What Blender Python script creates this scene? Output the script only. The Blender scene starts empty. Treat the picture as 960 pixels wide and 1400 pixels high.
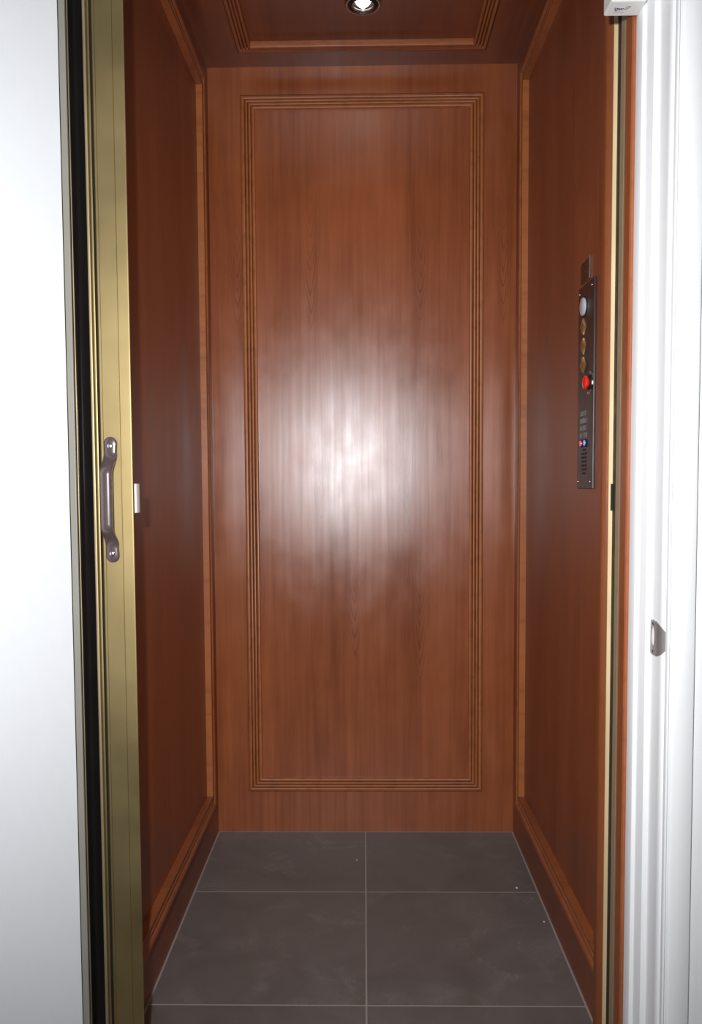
import bpy, bmesh, math, random
from mathutils import Vector, Matrix
random.seed(4)
S = bpy.context.scene
COL = S.collection
PI = math.pi

# ------------------------------------------------------------------ helpers
def tag(o, label=None, cat=None, group=None, kind=None):
    if label: o['label'] = label
    if cat: o['category'] = cat
    if group: o['group'] = group
    if kind: o['kind'] = kind
    return o

def obj(name, bm, mats, parent=None, smooth=False, auto=None):
    bmesh.ops.recalc_face_normals(bm, faces=bm.faces)
    me = bpy.data.meshes.new(name)
    bm.to_mesh(me); bm.free()
    for m in (mats if isinstance(mats, (list, tuple)) else [mats]):
        me.materials.append(m)
    if smooth:
        for p in me.polygons: p.use_smooth = True
    o = bpy.data.objects.new(name, me)
    COL.objects.link(o)
    if parent: o.parent = parent
    if smooth and auto is not None:
        me.set_sharp_from_angle(angle=math.radians(auto))
    return o

def struct(name, bm, mats, parent=None, label=None, **k):
    o = obj(name, bm, mats, parent, **k)
    if parent is None: o['kind'] = 'structure'
    if label: o['label'] = label
    return o

def empty(name, label, cat, loc=(0, 0, 0), group=None):
    o = bpy.data.objects.new(name, None)
    o.location = loc; o.empty_display_size = .05
    COL.objects.link(o)
    return tag(o, label, cat, group)

def box(bm, a, b, bev=0, seg=2, mi=0):
    x0, y0, z0 = (min(a[i], b[i]) for i in range(3))
    x1, y1, z1 = (max(a[i], b[i]) for i in range(3))
    v = [bm.verts.new(p) for p in ((x0,y0,z0),(x1,y0,z0),(x1,y1,z0),(x0,y1,z0),(x0,y0,z1),(x1,y0,z1),(x1,y1,z1),(x0,y1,z1))]
    fs = [bm.faces.new([v[i] for i in q]) for q in ((3,2,1,0),(4,5,6,7),(0,1,5,4),(1,2,6,5),(2,3,7,6),(3,0,4,7))]
    for f in fs: f.material_index = mi
    if bev:
        es = list({e for f in fs for e in f.edges})
        bmesh.ops.bevel(bm, geom=es, offset=bev, segments=seg, profile=.5, affect='EDGES')
    return bm

def BM(*boxes, bev=0, seg=2):
    bm = bmesh.new()
    for a, b in boxes: box(bm, a, b, bev, seg)
    return bm

def prism(bm, pts, z0, z1, mi=0):
    """closed polygon of (x,y) extruded vertically"""
    lo = [bm.verts.new((x, y, z0)) for x, y in pts]
    hi = [bm.verts.new((x, y, z1)) for x, y in pts]
    n = len(pts)
    for i in range(n):
        j = (i+1) % n
        bm.faces.new((lo[i], lo[j], hi[j], hi[i])).material_index = mi
    bm.faces.new(lo[::-1]); bm.faces.new(hi)
    return bm

def loft(bm, rings, caps=True, closed=True):
    vr = [[bm.verts.new(p) for p in r] for r in rings]
    n = len(vr[0])
    for a, b in zip(vr, vr[1:]):
        for i in range(n if closed else n-1):
            j = (i+1) % n
            bm.faces.new((a[i], a[j], b[j], b[i]))
    if caps:
        bm.faces.new(vr[0][::-1]); bm.faces.new(vr[-1])
    return bm

def lathe(bm, prof, org, ax, ref, n=32, caps=(True, True), scale=(1, 1)):
    """profile of (radius, height along ax)"""
    ax = Vector(ax).normalized(); ref = Vector(ref).normalized(); oth = ax.cross(ref); org = Vector(org)
    vr = []
    for r, h in prof:
        vr.append([bm.verts.new(org + ax*h + (ref*math.cos(2*PI*i/n)*scale[0] + oth*math.sin(2*PI*i/n)*scale[1])*r) for i in range(n)])
    for a, b in zip(vr, vr[1:]):
        for i in range(n):
            j = (i+1) % n
            bm.faces.new((a[i], a[j], b[j], b[i]))
    if caps[0]: bm.faces.new(vr[0][::-1])
    if caps[1]: bm.faces.new(vr[-1])
    return bm

# ------------------------------------------------------------------ materials
class N:
    def __init__(s, name):
        s.m = bpy.data.materials.new(name); s.m.use_nodes = True
        s.t = s.m.node_tree; s.b = s.t.nodes['Principled BSDF']
    def node(s, ty, **k):
        n = s.t.nodes.new(ty)
        for a, v in k.items(): setattr(n, a, v)
        return n
    def put(s, sock, v):
        if isinstance(v, bpy.types.NodeSocket): s.t.links.new(v, sock)
        else: sock.default_value = v
    def math(s, op, a, b=None, c=None, clamp=False):
        n = s.node('ShaderNodeMath', operation=op, use_clamp=clamp)
        s.put(n.inputs[0], a)
        if b is not None: s.put(n.inputs[1], b)
        if c is not None: s.put(n.inputs[2], c)
        return n.outputs[0]
    def xyz(s):
        tc = s.node('ShaderNodeTexCoord'); sp = s.node('ShaderNodeSeparateXYZ')
        s.t.links.new(tc.outputs['Object'], sp.inputs[0])
        return sp.outputs
    def vec(s, x, y, z=0.0):
        n = s.node('ShaderNodeCombineXYZ')
        for i, v in enumerate((x, y, z)): s.put(n.inputs[i], v)
        return n.outputs[0]
    def noise(s, v, scale=1, detail=2, rough=.5, dist=0):
        n = s.node('ShaderNodeTexNoise'); s.t.links.new(v, n.inputs['Vector'])
        n.inputs['Scale'].default_value = scale; n.inputs['Detail'].default_value = detail
        n.inputs['Roughness'].default_value = rough; n.inputs['Distortion'].default_value = dist
        return n.outputs['Fac']
    def ramp(s, v, a, b, c=0.0, d=1.0):
        n = s.node('ShaderNodeMapRange'); n.clamp = True
        s.put(n.inputs[0], v)
        for i, q in enumerate((a, b, c, d)): s.put(n.inputs[i+1], q)
        return n.outputs[0]
    def mix(s, f, a, b, mode='MIX'):
        n = s.node('ShaderNodeMix', data_type='RGBA', blend_type=mode)
        s.put(n.inputs['Factor'], f); s.put(n.inputs['A'], a); s.put(n.inputs['B'], b)
        return n.outputs['Result']
    def bump(s, h, strength, dist=.001):
        n = s.node('ShaderNodeBump'); s.put(n.inputs['Height'], h)
        n.inputs['Strength'].default_value = strength; n.inputs['Distance'].default_value = dist
        s.t.links.new(n.outputs[0], s.b.inputs['Normal'])

def simple(name, col, rough=.5, metal=0, coat=0, emit=None, es=0, var=.06, vs=40, bump=0, spec=.5):
    k = N(name)
    p = k.xyz(); v = k.vec(p[0], p[1], p[2])
    n = k.noise(v, vs, 3)
    c = tuple(col) + (1,)
    k.put(k.b.inputs['Base Color'], k.mix(k.ramp(n, .3, .7), tuple(x*(1-var) for x in col)+(1,), tuple(min(1, x*(1+var)) for x in col)+(1,)))
    k.put(k.b.inputs['Roughness'], k.ramp(n, .3, .7, rough*.92, rough*1.08))
    k.b.inputs['Metallic'].default_value = metal
    k.b.inputs['Coat Weight'].default_value = coat
    k.b.inputs['Specular IOR Level'].default_value = spec
    if emit:
        k.b.inputs['Emission Color'].default_value = tuple(emit)+(1,); k.b.inputs['Emission Strength'].default_value = es
    if bump: k.bump(k.noise(v, 300, 2), bump, .0004)
    return k.m

def wood(name, across, along, light, dark, seed=0.0, cath=(), rough=.34, streak=1.0, flecks=0.0, coat=.0, spec=.7, bump=.05, lacquer=0):
    k = N(name)
    p = k.xyz(); s = p[across]; u = p[along]
    base = k.noise(k.vec(k.math('MULTIPLY', s, 9), k.math('MULTIPLY', u, .7), seed), 1, 3, .55, .3)
    med = k.noise(k.vec(k.math('MULTIPLY', s, 60), k.math('MULTIPLY', u, 1.8), seed+3), 1, 4, .6, .2)
    fine = k.noise(k.vec(k.math('MULTIPLY', s, 420), k.math('MULTIPLY', u, 14), seed+7), 1, 3, .6)
    blotch = k.noise(k.vec(k.math('MULTIPLY', s, 16), k.math('MULTIPLY', u, 9), seed+11), 1, 3, .5)
    f = k.math('ADD', k.math('MULTIPLY', base, .42), k.math('MULTIPLY', med, .33*streak))
    f = k.math('ADD', f, k.math('MULTIPLY', fine, .12*streak))
    f = k.math('ADD', f, k.math('MULTIPLY', blotch, .16))
    f = k.ramp(f, .36*(.62+.38*streak), .67*(.62+.38*streak))
    col = k.mix(f, tuple(dark)+(1,), tuple(light)+(1,))
    if cath:
        tot = None
        wob = k.math('MULTIPLY', k.math('SUBTRACT', k.noise(k.vec(k.math('MULTIPLY', s, 30), k.math('MULTIPLY', u, 10), seed+5), 1, 2), .5), .10)
        for (c0, z0, kk) in cath:
            c = k.math('SUBTRACT', s, c0); z = k.math('SUBTRACT', u, z0)
            v = k.math('ADD', k.math('SUBTRACT', z, k.math('MULTIPLY', k.math('POWER', k.math('ABSOLUTE', c), 1.6), kk)), wob)
            w = k.math('SINE', k.math('MULTIPLY', v, 2*PI/.052))
            w = k.ramp(w, .45, 1.0)
            msk = k.math('MULTIPLY', k.ramp(v, -.01, .02), k.ramp(v, .12, .42, 1, 0))
            msk = k.math('MULTIPLY', msk, k.ramp(k.math('ABSOLUTE', c), .02, .055, 1, 0))
            q = k.math('MULTIPLY', w, msk)
            tot = q if tot is None else k.math('MAXIMUM', tot, q)
        col = k.mix(k.math('MULTIPLY', tot, .48), col, tuple(x*.42 for x in dark)+(1,))
    if flecks:
        fl = k.noise(k.vec(k.math('MULTIPLY', s, 60), k.math('MULTIPLY', u, 30), seed+2), 1, 3, .6)
        col = k.mix(k.math('MULTIPLY', k.ramp(fl, .5, .72), flecks), col, tuple(x*.5 for x in dark)+(1,))
    k.put(k.b.inputs['Base Color'], col)
    k.put(k.b.inputs['Roughness'], k.ramp(k.math('ADD', k.math('MULTIPLY', base, .6), k.math('MULTIPLY', k.math('ADD', med, blotch), .2)), .36, .64, rough-.015, rough+.085))
    k.b.inputs['Specular IOR Level'].default_value = spec
    k.b.inputs['Coat Weight'].default_value = coat; k.b.inputs['Coat Roughness'].default_value = .25
    k.bump(k.math('ADD', k.math('MULTIPLY', fine, .5), med), bump, .001)
    if lacquer:      # satin lacquer film over the veneer
        g = k.node('ShaderNodeBsdfAnisotropic', distribution='BECKMANN')
        g.inputs['Anisotropy'].default_value = 0; g.inputs['Color'].default_value = (.93, .95, 1, 1)
        k.put(g.inputs['Roughness'], k.ramp(k.math('ADD', k.math('MULTIPLY', base, .5), k.math('MULTIPLY', blotch, .5)), .34, .66, .275, .335))
        fr = k.node('ShaderNodeFresnel'); fr.inputs['IOR'].default_value = 1.5
        mx = k.node('ShaderNodeMixShader')
        k.put(mx.inputs[0], k.math('MULTIPLY', fr.outputs[0], k.math('MULTIPLY', k.ramp(med, .35, .65, .82, 1.12), lacquer), clamp=True))
        out = k.t.nodes['Material Output']
        k.t.links.new(k.b.outputs[0], mx.inputs[1]); k.t.links.new(g.outputs[0], mx.inputs[2]); k.t.links.new(mx.outputs[0], out.inputs[0])
    return k.m

LT = (.375, .107, .034); DK = (.205, .050, .015)
CATH = [(-.157, 1.54, 55), (.172, 1.545, 55), (-.377, 1.55, 60), (.420, 1.56, 60), (-.130, .92, 60), (.130, .93, 60), (-.03, .55, 60), (.17, .47, 60)]
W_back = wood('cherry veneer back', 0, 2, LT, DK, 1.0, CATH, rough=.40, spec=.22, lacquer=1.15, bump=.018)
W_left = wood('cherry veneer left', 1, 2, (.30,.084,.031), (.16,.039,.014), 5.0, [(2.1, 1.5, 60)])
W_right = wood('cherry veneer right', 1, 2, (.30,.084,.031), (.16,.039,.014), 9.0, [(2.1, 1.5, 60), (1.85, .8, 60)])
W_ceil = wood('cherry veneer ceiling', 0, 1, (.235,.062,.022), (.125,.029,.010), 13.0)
M_v = wood('cherry moulding upright', 0, 2, (.44,.150,.048), (.27,.078,.024), 2.0, flecks=.45, rough=.34, spec=.45)
M_vs = wood('cherry side moulding upright', 1, 2, (.44,.150,.048), (.27,.078,.024), 2.5, flecks=.45, rough=.34, spec=.45)
M_h = wood('cherry moulding level', 2, 0, (.42,.140,.048), (.25,.070,.024), 4.0, flecks=.45, rough=.34, spec=.45)
M_hs = wood('cherry side moulding level', 2, 1, (.38,.120,.040), (.23,.064,.022), 4.5, flecks=.4, rough=.36)
M_cy = wood('cherry ceiling moulding', 0, 1, (.38,.120,.040), (.23,.064,.022), 4.7, flecks=.4, rough=.36)
W_edge = wood('cherry edging', 1, 2, (.38,.115,.038), (.25,.066,.022), 6.0, flecks=.3)

W_bead = wood('cherry bead', 1, 2, (.26,.078,.025), (.17,.045,.015), 8.0, flecks=.2, rough=.3)
white = simple('white gloss paint', (.80,.82,.85), .35, var=.01, bump=.02)
wallw = simple('white wall paint', (.80,.82,.85), .6, var=.01, bump=.05)
doorw = simple('white door paint', (.78,.82,.88), .45, var=.01, bump=.02)
plastic = simple('white plastic', (.74,.75,.74), .4, var=.01)
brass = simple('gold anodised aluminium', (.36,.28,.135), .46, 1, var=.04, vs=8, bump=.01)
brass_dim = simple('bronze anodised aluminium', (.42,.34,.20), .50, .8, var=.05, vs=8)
brass_lit = simple('lit gold aluminium', (.95,.74,.44), .42, .4, var=.04, vs=8)  # lit copy of the bronze: far flange brightness put into the colour
greymetal = simple('grey painted steel', (.25,.245,.215), .5, 0, var=.04, vs=6)
darkpan = simple('smoked door panel', (.006,.005,.005), .12, var=.1, spec=.4)
black = simple('matt black', (.006,.006,.006), .7)  # black parts, dark gaps and the painted shade in the channel slot
handle_m = simple('brown lacquered handle', (.075,.052,.055), .27, .0, coat=.6, var=.04, spec=.6)
chrome = simple('polished steel', (.78,.77,.75), .22, 1, var=.03)
latch_m = simple('bright latch steel', (.85,.83,.82), .35, .25, var=.02)
flange_m = simple('warm grey channel', (.42,.32,.20), .5, .25, var=.05)
steel = simple('brushed steel', (.36,.34,.33), .42, .6, var=.05)
nickel = simple('dull nickel', (.45,.43,.42), .28, 1, var=.06)
darkmetal = simple('dark bronze ring', (.10,.085,.08), .33, .8, var=.1)
plate_m = simple('dark brown control plate', (.018,.0125,.014), .36, 0, var=.1, spec=.55)
lens_m = simple('frosted lens', (.42,.43,.45), .35, var=.04)
gold_m = simple('brass button frame', (.62,.42,.20), .3, .8, var=.05)
amber_m = simple('brown button', (.20,.075,.03), .35, var=.1)
red_m = simple('red plastic', (.75,.018,.012), .25, coat=.5, var=.05)
redl = simple('red indicator', (.60,.06,.08), .3, emit=(.9,.1,.13), es=.5)
bluel = simple('blue indicator', (.10,.22,.75), .3, emit=(.12,.28,1), es=.5)
text_m = simple('grey engraving', (.16,.17,.16), .5, var=.1)
brown_m = simple('engraved brown notice', (.095,.034,.014), .4, .2, var=.08)
browntext = simple('dark engraving', (.03,.011,.006), .5)
ink = simple('blue grey ink', (.16,.18,.25), .5)
bulb_m = simple('lamp bulb', (.9,.9,.9), .3, emit=(1,.93,.82), es=14)
crumb_m = simple('white crumb', (.7,.7,.7), .6)
concrete = simple('grey screed', (.20,.19,.18), .7, var=.2, vs=6)

def tile_mat():
    k = N('dark stone tile')
    p = k.xyz(); x, y = p[0], p[1]
    v3 = k.vec(x, y, 0.0)
    T = .4652
    gx = k.math('ABSOLUTE', k.math('SUBTRACT', k.math('FRACT', k.math('ADD', k.math('DIVIDE', k.math('SUBTRACT', x, .0005), T), .5)), .5))
    gy = k.math('ABSOLUTE', k.math('SUBTRACT', k.math('FRACT', k.math('ADD', k.math('DIVIDE', k.math('SUBTRACT', y, 2.0795), T), .5)), .5))
    g = k.math('MINIMUM', gx, gy)
    grout = k.ramp(g, .0028, .0050, 1, 0)
    edge = k.math('MINIMUM', k.math('SUBTRACT', .457, k.math('ABSOLUTE', x)), k.math('SUBTRACT', 2.45, y))
    grout = k.math('MAXIMUM', grout, k.ramp(edge, .002, .0045, 1, 0))
    # each tile its own shade and cloud pattern
    ix = k.math('FLOOR', k.math('DIVIDE', k.math('SUBTRACT', x, .0005), T)); iy = k.math('FLOOR', k.math('DIVIDE', k.math('SUBTRACT', y, 2.0795), T))
    sd = k.math('ADD', k.math('MULTIPLY', ix, 3.7), k.math('MULTIPLY', iy, 7.3))
    cl = k.noise(k.vec(x, y, sd), 5, 6, .62, .8)
    c2 = k.noise(k.vec(x, y, k.math('ADD', sd, 20)), 2.2, 2, .5)
    scr = k.noise(k.vec(x, y, k.math('ADD', sd, 40)), 11, 7, .7, 2.2)
    vein = k.ramp(k.math('ABSOLUTE', k.math('SUBTRACT', scr, .5)), 0, .016, 1, 0)
    c3 = k.noise(k.vec(x, y, k.math('ADD', sd, 60)), 9, 4, .6, .5)
    vein = k.math('MULTIPLY', vein, k.math('MULTIPLY', k.ramp(c2, .42, .58), k.ramp(c3, .48, .62)))
    col = k.mix(k.ramp(cl, .3, .72), (.120,.107,.102,1), (.180,.163,.157,1))
    col = k.mix(k.math('MULTIPLY', vein, .50), col, (.36,.34,.33,1))
    col = k.mix(k.math('MULTIPLY', k.ramp(c3, .55, .75), .35), col, (.27,.245,.235,1))
    speck = k.ramp(k.noise(v3, 190, 2), .73, .78)
    col = k.mix(k.math('MULTIPLY', speck, .35), col, (.16,.14,.13,1))
    col = k.mix(grout, col, (.36,.33,.31,1))
    k.put(k.b.inputs['Base Color'], col)
    k.put(k.b.inputs['Roughness'], k.ramp(cl, .3, .7, .42, .55))
    k.bump(k.math('SUBTRACT', k.math('MULTIPLY', cl, .5), grout), .25, .001)
    return k.m
tile = tile_mat()

# ------------------------------------------------------------------ dimensions
HW = .458      # half width of the cab
YB = 2.45      # back wall
YF = 1.45      # cab front
ZC = 2.315     # cab ceiling
T = .02

# ------------------------------------------------------------------ cab shell
struct('floor', BM(((-.62, 1.367, -.04), (.62, YB+T, 0))), tile)
struct('wall_back', BM(((-.62, YB, -.04), (.62, YB+T, ZC+T))), W_back)
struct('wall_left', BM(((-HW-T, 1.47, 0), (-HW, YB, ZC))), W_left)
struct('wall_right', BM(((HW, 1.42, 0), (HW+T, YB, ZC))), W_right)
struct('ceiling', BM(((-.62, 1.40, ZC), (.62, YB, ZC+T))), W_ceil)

def profile(w, t):
    """outer edge -> inner edge: reeds of a panel moulding as (across, height)"""
    pts = [(0, 0), (0, .45*t)]
    reeds = [(0.0, .27, .62), (.31, .50, .74), (.54, .73, .84), (.77, 1.0, 1.0)]
    for a, b, h in reeds:
        n = 6
        for i in range(n+1):
            th = PI*i/n
            u = a + (b-a)*(1-math.cos(th))/2
            hh = (h - .26 + .26*math.sin(th))
            pts.append((u*w, hh*t))
        if b < 1: pts.append(((b+.02)*w, (h-.56)*t))
    pts[-1] = (w, (1.0-.20)*t)
    pts.append((w, 0))
    return pts

def profile_side(w, t):
    """outer edge -> inner edge: outer bead, hollow, small bead, raised inner lip"""
    pts = [(0, 0), (0, .70*t)]
    for a, b, h, dp in [(0, .34, 1.0, .30), (.42, .62, .84, .18)]:
        for i in range(7):
            th = PI*i/6
            pts.append(((a+(b-a)*(1-math.cos(th))/2)*w, (h-dp+dp*math.sin(th))*t))
        pts.append(((b+.04)*w, (h-dp-.30)*t))
    pts += [(.70*w, .62*t), (.80*w, .90*t), (.90*w, t), (.97*w, t), (w, .93*t), (w, 0)]
    return pts

def ring(name, org, U, V, Nn, u0, u1, v0, v1, w, t, mats, label, side=False):
    """mitred rectangular moulding; mats[0] on sides running along V, mats[1] along U"""
    org, U, V, Nn = map(Vector, (org, U, V, Nn))
    prof = profile_side(w, t) if side else profile(w, t)
    bm = bmesh.new()
    k0 = 0 if side else 1            # side frames run square into the front post
    corners = [(u0, v0, k0, 1), (u1, v0, -1, 1), (u1, v1, -1, -1), (u0, v1, k0, -1)]
    R = [[bm.verts.new(org + U*(u+su*a) + V*(v+sv*a) + Nn*h) for a, h in prof] for u, v, su, sv in corners]
    for i in range(3 if side else 4):
        A, B = R[i], R[(i+1) % 4]
        for j in range(len(prof)-1):
            bm.faces.new((A[j], B[j], B[j+1], A[j+1])).material_index = 1 if i in (0, 2) else 0
    if side: bm.faces.new(R[0]); bm.faces.new(R[3][::-1])
    return struct(name, bm, mats, label=label, smooth=True, auto=40)

MW, MT = .042, .018
Z0, Z1 = .1305, 2.232
ring('trim_1', (0, YB, 0), (1,0,0), (0,0,1), (0,-1,0), -.3605, .3605, Z0, Z1, MW, .014, [M_v, M_h], 'tall reeded frame moulding on the back wall')
ring('trim_2', (-HW, 0, 0), (0,1,0), (0,0,1), (1,0,0), 1.50, 2.330, Z0-.004, Z1+.006, .054, MT, [M_vs, M_hs], 'reeded frame moulding on the left wall', True)
ring('trim_3', (HW, 0, 0), (0,1,0), (0,0,1), (-1,0,0), 1.512, 2.330, Z0-.004, Z1+.006, .054, MT, [M_vs, M_hs], 'reeded frame moulding on the right wall', True)
ring('trim_4', (0, 0, ZC), (1,0,0), (0,1,0), (0,0,-1), -.352, .352, 1.56, 2.352, MW, MT, [M_cy, M_h], 'reeded frame moulding on the cab ceiling')

# right front return of the cab: bead post, then the wooden end post
def poly(name, pts, z0, z1, mats, label=None, sm=None):
    bm = bmesh.new(); prism(bm, pts, z0, z1)
    return struct(name, bm, mats, label=label, smooth=sm is not None, auto=sm)
poly('trim_5', [(HW+.001, 1.4895), (.4480, 1.4895), (.4468, 1.4895), (.4412, 1.4955), (.4402, 1.4975), (.4398, 1.5000), (.4398, 1.5125), (HW+.001, 1.5125)], 0, ZC, W_bead, 'wooden bead strip beside the strike channel', 30)
poly('trim_6', [(.4435, 1.370), (.4455, 1.367), (.4560, 1.367), (.4560, 1.398), (.4435, 1.398)], 0, ZC, W_edge, 'wooden end post of the cab beside the white jamb')
struct('trim_7', BM(((.4561, 1.367, 0), (.62, 1.4195, ZC)), ((.47805, 1.4195, 0), (.62, 1.53, ZC))), W_right)
struct('trim_8', BM(((-.62, 1.47, 0), (-HW-T, 1.60, ZC))), W_left)

# ------------------------------------------------------------------ strike channel (right)
ch = empty('strike_channel', 'upright bronze door strike channel set in the wooden right front corner of the cab', 'channel', (.46, 1.45, 0))
def lp(o, parent):          # keep world coordinates under a moved empty
    o.parent = parent; o.location = -Vector(parent.location)
    return o
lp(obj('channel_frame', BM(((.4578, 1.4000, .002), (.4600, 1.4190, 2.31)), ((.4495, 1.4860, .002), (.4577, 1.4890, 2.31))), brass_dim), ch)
fl = lp(obj('far_flange', BM(((.4490, 1.4835, .002), (.4577, 1.4858, 2.31))), brass_lit), ch); fl['label'] = 'gold flange coloured as lit'
lp(obj('near_flange', BM(((.4490, 1.4000, .002), (.4577, 1.4225, 2.31)), ((.4494, 1.4232, .002), (.4577, 1.4458, 2.31)), bev=.0015), flange_m), ch)
sl = lp(obj('slot_shade', BM(((.4560, 1.4459, .002), (.4577, 1.4834, 2.31))), black), ch); sl['label'] = 'matt black strip standing in for slot shade'  # shade inside the channel slot, painted as a black strip
nt = lp(obj('latch_slot', BM(((.4525, 1.4820, 1.032), (.4575, 1.4834, 1.081))), black), ch); nt['label'] = 'dark latch slot'

# ------------------------------------------------------------------ landing door frame, casing, wall (right)
ZT = 2.06
prof_r = [(.4495,1.3660),(.4495,1.338),(.4502,1.3370),(.4555,1.3370),(.4562,1.3362),(.4562,1.3030),(.4570,1.3020),(.4645,1.3020),(.4655,1.3005),
          (.4655,1.264),(.4670,1.2570),(.4705,1.2535),(.53,1.2535),(.53,1.3660)]
poly('trim_9', prof_r, 0, ZT, white, 'white stepped door jamb on the right', 60)
cas = [(.4706,1.2534),(.4706,1.2470),(.4712,1.2440),(.4728,1.2430),(.4744,1.2440),(.4750,1.2462),(.4764,1.2462),(.4770,1.2436),(.4790,1.2420),(.4812,1.2412),(.5100,1.2412),(.5125,1.2432),(.5130,1.2534)]
poly('trim_10', cas, 0, ZT+.07, white, 'white moulded door casing right of the opening', 50)
struct('wall_right.001', BM(((.5301, 1.2535, 0), (3.0, 1.366, 2.6))), wallw, label='white landing wall to the right of the opening')
struct('wall_left.001', BM(((-3.0, 1.2535, 0), (-.6701, 1.366, 2.6))), wallw, label='white landing wall to the left of the opening')
struct('wall_front', BM(((-.67, 1.2535, ZT+.03), (.53, 1.366, 2.6))), wallw, label='white landing wall above the opening')
struct('trim_11', BM(((-.67, 1.2536, ZT), (.53, 1.366, ZT+.0299))), white, label='white head jamb')
struct('trim_12', BM(((-.6699, 1.2536, 0), (-.645, 1.366, ZT))), white, label='white hinge side jamb')
struct('trim_13', BM(((-.76, 1.2412, ZT+.0001), (.4705, 1.2534, ZT+.07)), bev=.003), white, label='white head casing')
struct('trim_14', BM(((-.76, 1.2412, 0), (-.69, 1.2534, ZT)), bev=.003), white, label='white casing left of the opening')
struct('floor.001', BM(((-3, -2.2, -.04), (3, 1.2534, 0))), concrete, label='grey landing floor')
struct('trim_15', BM(((-.645, 1.2535, -.04), (.4490, 1.3665, -.002))), greymetal, label='grey metal door sill')
struct('wall_left.002', BM(((-3.02, -2.2, 0), (-3.0, 1.26, 2.6))), wallw, label='white landing side wall, left')
struct('wall_right.002', BM(((3.0, -2.2, 0), (3.02, 1.26, 2.6))), wallw, label='white landing side wall, right')
struct('wall_back.001', BM(((-3.0, -2.22, 0), (3.0, -2.2, 2.6))), wallw, label='white landing wall behind the viewer')
struct('ceiling.001', BM(((-3.0, -2.2, 2.6), (3.0, 1.366, 2.62))), wallw, label='white landing ceiling')

# strike plate on the jamb
sp = empty('strike_plate', 'small steel strike plate with a curved lip on the white right door jamb', 'strike plate', (.4622, 1.275, .835))
def strike():
    bm = bmesh.new()
    zc = .835
    xs = .4652
    # flat part with an oval hole: outer loop and inner loop in the (y,z) plane
    y0, y1, h = 1.3000, 1.2780, .0280
    n = 32; outer = []; inner = []
    cy, cz = 1.2895, zc
    for i in range(n):
        a = 2*PI*i/n; c, s = math.cos(a), math.sin(a)
        r = 1/max(abs(c)/((y0-y1)/2), abs(s)/h)
        outer.append(((y0+y1)/2 + c*r, cz + s*r)); inner.append((cy + c*.0075, cz + .002 + s*.016))
    for x in (xs, xs-.0016):
        pass
    L = [[bm.verts.new((x, y, z)) for y, z in q] for x in (xs, xs-.0016) for q in (outer, inner)]
    for i in range(n):
        j = (i+1) % n
        for A, B in ((0,1),(2,3),(0,2),(1,3)):
            bm.faces.new((L[A][i], L[A][j], L[B][j], L[B][i]))
    # lip curving round the jamb edge, narrower towards its tip
    rings = []
    path = [(xs-.0008, 1.2782), (xs-.0012, 1.2720), (xs-.0012, 1.2660), (xs+.0000, 1.2590), (xs+.0020, 1.2550), (xs+.0045, 1.2520)]
    hh = [.0280, .0272, .0255, .0225, .0190, .0150]
    for (x, y), q in zip(path, hh):
        i = path.index((x, y))
        a = path[max(0, i-1)]; b = path[min(len(path)-1, i+1)]
        t = Vector((b[0]-a[0], b[1]-a[1], 0)).normalized(); nn = Vector((t.y, -t.x, 0))*.0009
        p = Vector((x, y, zc))
        rings.append([p-nn+Vector((0,0,-q)), p+nn+Vector((0,0,-q)), p+nn+Vector((0,0,q)), p-nn+Vector((0,0,q))])
    return bm, rings
bm, rg = strike()
lp(obj('plate', bm, steel), sp)
bm = bmesh.new(); loft(bm, rg); lp(obj('lip', bm, steel, smooth=True, auto=35), sp)
for dz in (.0225, -.0225):
    bm = bmesh.new(); lathe(bm, [(.0026, 0), (.0026, .0006), (.0012, .0011)], (.4636, 1.2890, .835+dz), (-1,0,0), (0,1,0), 14)
    lp(obj('screw', bm, darkmetal), sp)

# white interlock box at the top of the jamb
ib = empty('interlock_box', 'white plastic box with a small printed logo, high on the right door jamb', 'box', (.45, 1.34, 1.843))
lp(obj('housing', BM(((.3935, 1.3170, 1.840), (.4500, 1.3600, 1.945)), bev=.003, seg=3), plastic), ib)
def strokes(bm, pts, w, org, U, V, Nn, th=.0004):
    org, U, V, Nn = map(Vector, (org, U, V, Nn))
    P = [org + U*a + V*b for a, b in pts]
    for a, b in zip(P, P[1:]):
        d = (b-a).normalized(); s = d.cross(Nn)*w/2
        q = [a-s-d*w*.3, b-s+d*w*.3, b+s+d*w*.3, a+s-d*w*.3]
        lo = [bm.verts.new(p) for p in q]; hi = [bm.verts.new(p+Nn*th) for p in q]
        for i in range(4): bm.faces.new((lo[i], lo[(i+1)%4], hi[(i+1)%4], hi[i]))
        bm.faces.new(hi); bm.faces.new(lo[::-1])
bm = bmesh.new()
lo_org = (.4030, 1.3380, 1.8401)
U_, V_, N_ = (1,0,0), (0,1,0), (0,0,-1)
strokes(bm, [(.002,-.003),(.004,.004),(.006,.006),(.007,.001),(.005,-.002),(.009,-.001),(.010,.004),(.012,-.001),(.0135,.003),(.015,-.001),(.018,.001)], .0016, lo_org, U_, V_, N_)
strokes(bm, [(.019,-.003),(.022,-.006),(.025,-.006),(.024,-.002),(.021,.001),(.019,.000)], .0012, lo_org, U_, V_, N_)
strokes(bm, [(.003,.009),(.019,.009)], .0008, lo_org, U_, V_, N_)
lp(obj('logo', bm, ink), ib)

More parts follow.
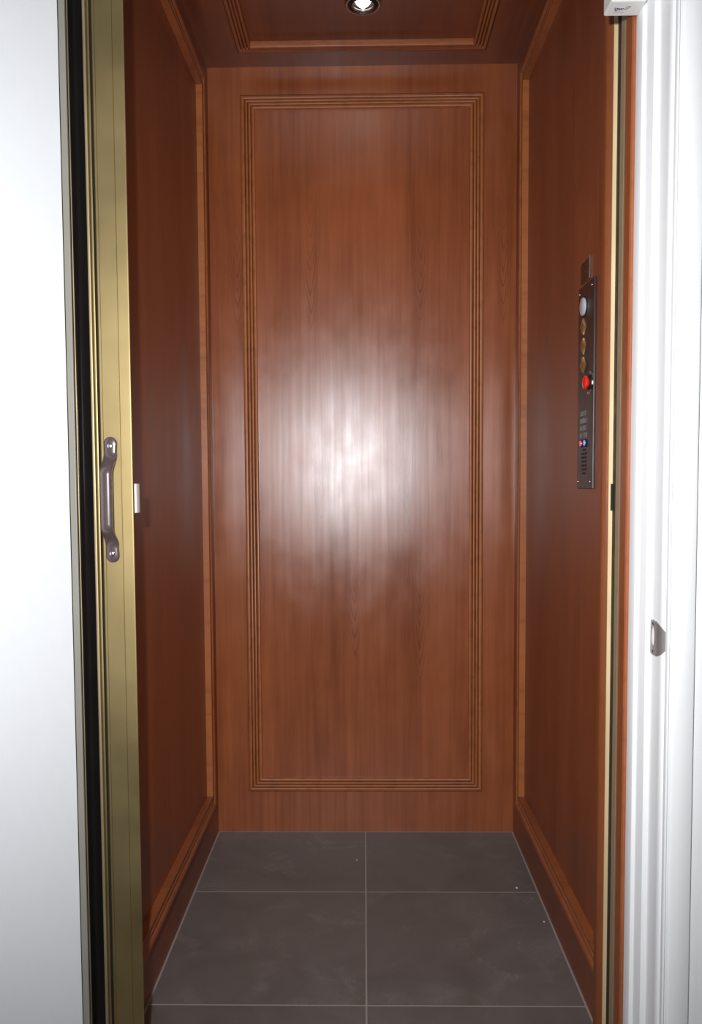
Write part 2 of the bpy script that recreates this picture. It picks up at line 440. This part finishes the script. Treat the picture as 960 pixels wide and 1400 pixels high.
# ------------------------------------------------------------------ left side: grey strip and open white landing door
struct('trim_16', BM(((-.5045, 1.3662, 0), (-.4905, 1.372, 2.3)), ((-.645, 1.372, 0), (-.497, 1.46, 2.3)), bev=.001), greymetal, label='grey steel edge strip left of the folding door')
dl = empty('door_1', 'plain white landing door swung open at the left', 'door', (-.4935, 1.345, 0)); dl['kind'] = 'structure'
bm = bmesh.new()
box(bm, (-.86, 0, .012), (0, .04, 2.04), .0015, 1)
d1 = obj('door_leaf', bm, doorw, dl)
bm = bmesh.new()
for hz in (.25, 1.80): lathe(bm, [(.006, -.05), (.006, .05)], (.0, .045, hz), (0,0,1), (1,0,0), 16)
obj('hinge', bm, nickel, dl)
dl.rotation_euler = (0, 0, math.radians(60))

# ------------------------------------------------------------------ folding cab door (left)
fd = empty('folding_door', 'gold framed folding cab door with dark panels, stacked open at the left', 'door', (-.45, 1.40, 0))
Zd0, Zd1 = .012, 2.29
lp(obj('dark_panel', BM(((-.4935, 1.3880, Zd0), (-.4665, 1.3925, Zd1))), darkpan), fd)['label'] = 'glossy black panel'
lp(obj('dark_panel', BM(((-.4700, 1.3930, Zd0), (-.4665, 1.4680, Zd1)), ((-.4850, 1.3930, Zd0), (-.4815, 1.4680, Zd1))), darkpan), fd)['label'] = 'glossy black panel'
def strip(name, x0, x1, y0, y1, m, bev=.0015):
    return lp(obj(name, BM(((x0, y0, Zd0), (x1, y1, Zd1)), bev=bev), m), fd)
strip('edge_profile', -.4945, -.4925, 1.3850, 1.3879, brass_dim, .0005)
strip('hinge_profile', -.4662, -.4612, 1.3790, 1.4180, brass_dim)
strip('hinge_profile', -.4608, -.4560, 1.3830, 1.4180, brass)
strip('hinge_profile', -.4556, -.4520, 1.3900, 1.4160, black, .0005)['label'] = 'dark strip in the hinge gap'  # black strip between the hinge profile and the leading post
lead = [(-.4512,1.3820),(-.4502,1.3805),(-.4467,1.3805),(-.4463,1.3812),(-.4459,1.3805),(-.4172,1.3805),(-.4165,1.3812),(-.4158,1.3799),(-.3990,1.3801),(-.3978,1.3806),(-.3970,1.3812),(-.4105,1.4190),(-.4125,1.4205),(-.4512,1.4205)]
bm = bmesh.new(); prism(bm, lead, Zd0, Zd1)
lp(obj('lead_post', bm, brass), fd)['label'] = 'gold anodised leading post'

# latch tongue on the leading edge
bm = bmesh.new(); prism(bm, [(-.3972,1.3880),(-.3940,1.3900),(-.3926,1.3960),(-.3926,1.4040),(-.3972,1.4040)], 1.036, 1.086)
lp(obj('latch', bm, latch_m), fd)['label'] = 'bright steel latch tongue'

# pull handle
def pull_handle():
    bm = bmesh.new()
    zt, zb = 1.1665, .9510
    L = zt-zb; rings = []
    n = 64
    for i in range(n+1):
        t = (1-math.cos(PI*i/n))/2
        # denser near the ends
        z = zt - L*t
        e = min(t, 1-t)*L                      # distance from the end
        r = .0118
        w = r if e > r else math.sqrt(max(r*r-(r-e)**2, 1e-7))
        sm = min(1, max(0, (e-.028)/.034)); sm = sm*sm*(3-2*sm)
        w *= 1 - .10*sm
        if e < .03 and e > r: w *= 1 - .08*(e-r)/.018
        off = .0035 + .0275*sm                 # how far the strap stands off
        th = .0034 + .0030*sm
        dome = min(1, w/r)
        ring = []
        m = 14
        for j in range(m):
            a = 2*PI*j/m
            ca, sa = math.cos(a), math.sin(a)
            x = w*math.copysign(abs(ca)**.8, ca)
            y = -off + (-th*dome*sa if sa > 0 else -th*.5*dome*sa*(0.9))
            ring.append((-.4335 + x, 1.3800 + y + .0, z))
        rings.append(ring)
    loft(bm, rings)
    return bm
hd = lp(obj('pull_handle', pull_handle(), handle_m, smooth=True), fd); hd['label'] = 'brown strap pull handle'
for zz in (1.1505, .9660):
    bm = bmesh.new()
    lathe(bm, [(.0046, -.001), (.0046, .0008), (.0036, .0024), (.0014, .0031)], (-.4335, 1.3735, zz), (0,-1,0), (1,0,0), 20)
    s_ = obj('screw', bm, chrome, smooth=True, auto=40); s_.parent = hd

# ------------------------------------------------------------------ car operating panel on the right wall
cp = empty('control_panel', 'tall dark lift control panel with three diamond buttons on the right wall', 'control panel', (HW, 1.663, 1.07))
XP = HW-.0045
lp(obj('face_plate', BM(((XP, 1.606, 1.071), (HW-.0002, 1.722, 1.487)), bev=.0012), plate_m), cp)
def disc(prof, y, z, m, name, n=28, scale=(1, 1), label=None, parent=None, x=XP, smooth=True):
    bm = bmesh.new(); lathe(bm, prof, (x, y, z), (-1,0,0), (0,1,0), n, scale=scale)
    o = lp(obj(name, bm, m, smooth=smooth, auto=35), cp)
    if parent: o.parent = parent; o.location = (0,0,0)
    if label: o['label'] = label
    return o
disc([(.0205, 0), (.0205, .0012), (.0190, .0016)], 1.676, 1.4425, black, 'indicator_bezel')
disc([(.0182, .0010), (.0182, .0045), (.0165, .0062), (.009, .0078), (.001, .0082)], 1.676, 1.4425, lens_m, 'indicator_lens', label='round frosted indicator')
for z in (1.4020, 1.3628, 1.3240):
    r = .0168
    b_ = disc([(r, .0002), (r, .0030), (r*.86, .0046), (r*.66, .0040)], 1.675, z, gold_m, 'floor_button', 4, (.98, 1), 'brass diamond framed button', smooth=False)
    disc([(r*.64, .0041), (r*.50, .0052)], 1.675, z, amber_m, 'button_insert', 4, (.98, 1), parent=b_, smooth=False)
disc([(.0150, 0), (.0150, .003), (.0125, .0040), (.0110, .0040)], 1.630, 1.2835, black, 'stop_button_collar')
st = disc([(.0095, .002), (.0095, .005), (.0132, .0065), (.0140, .0090), (.0120, .0120), (.006, .0138), (.001, .0142)], 1.632, 1.2835, red_m, 'stop_button', label='red mushroom stop button')
# chrome lettered arcs around the stop button
bm = bmesh.new()
for a0, a1 in ((20, 55), (70, 95), (-12, 5), (-120, -40)):
    pts = [(math.cos(math.radians(a0+(a1-a0)*i/6))*.0205, math.sin(math.radians(a0+(a1-a0)*i/6))*.0205) for i in range(7)]
    strokes(bm, pts, .0034, (XP, 1.634, 1.2825), (0,-1,0), (0,0,1), (-1,0,0), .0012)
lp(obj('stop_legend', bm, chrome), cp)['label'] = 'silver arc around the red button'
# engraved instruction lines
for z in (1.2255, 1.2105, 1.1955, 1.1805):
    bm = bmesh.new()
    y = 1.700
    while y > 1.650:
        w = random.uniform(.0035, .0065)
        h = .0046
        for s_ in ([(0,-h),(0,h)], [(0,h),(w*.7,h)], [(w*.7,h),(w*.7,-h)], [(0,0),(w*.7,0)]):
            if random.random() < .85: strokes(bm, s_, .0010, (XP, y, z), (0,-1,0), (0,0,1), (-1,0,0), .0003)
        y -= w+.0022
    lp(obj('engraved_text', bm, text_m), cp)
for y, m, l in ((1.684, redl, 'red indicator lamp'), (1.656, bluel, 'blue indicator lamp')):
    disc([(.0078, 0), (.0078, .0018), (.0062, .0024)], y, 1.1640, black, 'indicator_bezel')
    disc([(.0060, .0018), (.0052, .0046), (.001, .0056)], y, 1.1640, m, 'indicator_lamp', label=l)
bm = bmesh.new()
for i in range(7):
    for j in range(5):
        if abs(j-2)+abs(i-3) > 4: continue
        lathe(bm, [(.0026, 0), (.0026, .0003)], (XP, 1.667+(j-2)*.0088, 1.1265+(i-3)*.0080), (-1,0,0), (0,1,0), 10)
lp(obj('speaker_grille', bm, black), cp)
for y, z in ((1.714, 1.4745), (1.624, 1.4745), (1.714, 1.0850), (1.624, 1.0850)):
    disc([(.0032, 0), (.0030, .0009), (.0012, .0014)], y, z, nickel, 'screw', 14)

# notice above the panel
pq = empty('notice_plate', 'small brown engraved notice plate above the dark control panel', 'sign', (HW, 1.682, 1.49))
lp(obj('plate', BM(((HW-.0022, 1.652, 1.4935), (HW-.0002, 1.716, 1.5370)), bev=.0006, seg=1), brown_m), pq)
bm = bmesh.new()
for z, k_ in ((1.5325, 1), (1.5255, .8), (1.5185, .9), (1.5110, .7), (1.5040, .9), (1.4980, .6)):
    y = 1.711
    while y > 1.711 - .052*k_:
        w = random.uniform(.003, .008)
        strokes(bm, [(0, 0), (w, 0)], .0030, (HW-.0022, y, z), (0,-1,0), (0,0,1), (-1,0,0), .0002)
        y -= w+.0022
lp(obj('engraved_text', bm, browntext), pq)
lp(obj('plate_edge', BM(((HW-.0035, 1.6485, 1.4935), (HW-.0002, 1.6518, 1.5395)), bev=.0006, seg=1), nickel), pq)['label'] = 'pale metal edge'

# ------------------------------------------------------------------ recessed ceiling lamp
LX, LY = .004, 2.140
dlp = empty('ceiling_downlight', 'small round lit downlight recessed in the wooden cab ceiling', 'ceiling light', (LX, LY, ZC))
def down(prof, m, name, caps=(False, False), label=None):
    bm = bmesh.new(); lathe(bm, prof, (LX, LY, ZC), (0,0,-1), (1,0,0), 48, caps=caps)
    o = lp(obj(name, bm, m, smooth=True, auto=50), dlp)
    if label: o['label'] = label
    return o
down([(.0475, 0), (.0470, .0035), (.0440, .0060), (.0400, .0055), (.0375, .0020), (.0370, .0005)], nickel, 'trim_ring')
down([(.0368, .0004), (.0330, .0006)], black, 'shadow_gap')
down([(.0330, .0006), (.0325, .0050), (.0290, .0075), (.0260, .0050), (.0250, .0012)], darkmetal, 'gimbal_ring')
down([(.0250, .0010), (.0200, .0008), (.0010, .0006)], nickel, 'reflector', (False, True))
bm = bmesh.new()
hp = []
for i in range(40):
    a = 2*PI*i/40
    hx = 16*math.sin(a)**3; hy = 13*math.cos(a)-5*math.cos(2*a)-2*math.cos(3*a)-math.cos(4*a)
    hp.append((LX + hx*.00125, LY - .002 - (hy+2)*.0015))
lo = [bm.verts.new((x, y, ZC-.0015)) for x, y in hp]; hi = [bm.verts.new((LX+(x-LX)*.8, LY+(y-LY)*.8, ZC-.007)) for x, y in hp]
for i in range(40): bm.faces.new((lo[i], lo[(i+1)%40], hi[(i+1)%40], hi[i]))
bm.faces.new(lo); bm.faces.new(hi)
lp(obj('bulb', bm, bulb_m), dlp)['label'] = 'glowing white bulb'

# ------------------------------------------------------------------ crumbs on the floor
for (x, y, r, l) in ((-.025, 2.257, .0022, 'tiny white crumb on the dark tile left of the middle seam'),
                     (.404, 2.10, .0030, 'tiny white crumb on the dark tile by the right wall'),
                     (.44, 1.935, .0022, 'tiny pale crumb on the front right tile near the wall')):
    bm = bmesh.new(); bmesh.ops.create_icosphere(bm, subdivisions=2, radius=r)
    for v in bm.verts: v.co *= random.uniform(.8, 1.15); v.co.z *= .7
    bmesh.ops.translate(bm, verts=bm.verts, vec=(x, y, r*.62))
    tag(obj('crumb', bm, crumb_m), l, 'crumb', 'crumbs on the floor')

# ------------------------------------------------------------------ light
def lamp(name, ty, loc, energy, col=(1,1,1), **k):
    d = bpy.data.lights.new(name, ty); d.energy = energy; d.color = col
    for a, v in k.items(): setattr(d, a, v)
    o = bpy.data.objects.new(name, d); o.location = loc; COL.objects.link(o); return o
def aim(o, p):
    o.rotation_euler = (Vector(p)-o.location).to_track_quat('-Z', 'Y').to_euler()
fl_ = lamp('camera_flash', 'SPOT', (-.095, -.02, 1.235), 140, (1, .985, .97), spot_size=math.radians(113), spot_blend=1.0, shadow_soft_size=.02)
aim(fl_, (0, 2.45, 1.15))
dn = lamp('downlight_beam', 'SPOT', (LX, LY, ZC-.012), 3.0, (1, .86, .68), spot_size=math.radians(110), spot_blend=.8, shadow_soft_size=.015)
ha = lamp('landing_fill', 'AREA', (0, -.4, 2.58), 2.5, (1, .96, .92), shape='RECTANGLE', size=1.2, size_y=.6)  # unseen soft area lamp high on the landing, for ambient fill
w = bpy.data.worlds.new('World'); S.world = w; w.use_nodes = True
w.node_tree.nodes['Background'].inputs[0].default_value = (.85, .9, 1, 1)
w.node_tree.nodes['Background'].inputs[1].default_value = .15

# ------------------------------------------------------------------ camera
pitch, yaw, roll, CY, CX = -.05644, -.0163, -.0057, 721.866, .0004
cyw, syw, cpt, spt = math.cos(yaw), math.sin(yaw), math.cos(pitch), math.sin(pitch)
F = Vector((syw*cpt, cyw*cpt, spt)); R = Vector((cyw, -syw, 0)); U = R.cross(F)
R2 = R*math.cos(roll) + U*math.sin(roll); U2 = -R*math.sin(roll) + U*math.cos(roll)
cd = bpy.data.cameras.new('camera'); cam = bpy.data.objects.new('camera', cd); COL.objects.link(cam)
cd.sensor_fit = 'VERTICAL'; cd.sensor_height = 36; cd.lens = 36*1100/1400
cd.shift_y = (CY-700)/1400; cd.clip_start = .01
M = Matrix.Identity(4)
for i in range(3): M[i][0] = R2[i]; M[i][1] = U2[i]; M[i][2] = -F[i]
M.translation = (CX, 0, 1.08607)
cam.matrix_world = M
S.camera = cam
S.view_settings.view_transform = 'Standard'; S.view_settings.look = 'None'
S.view_settings.exposure = 0; S.view_settings.gamma = 1; S.view_settings.use_curve_mapping = False
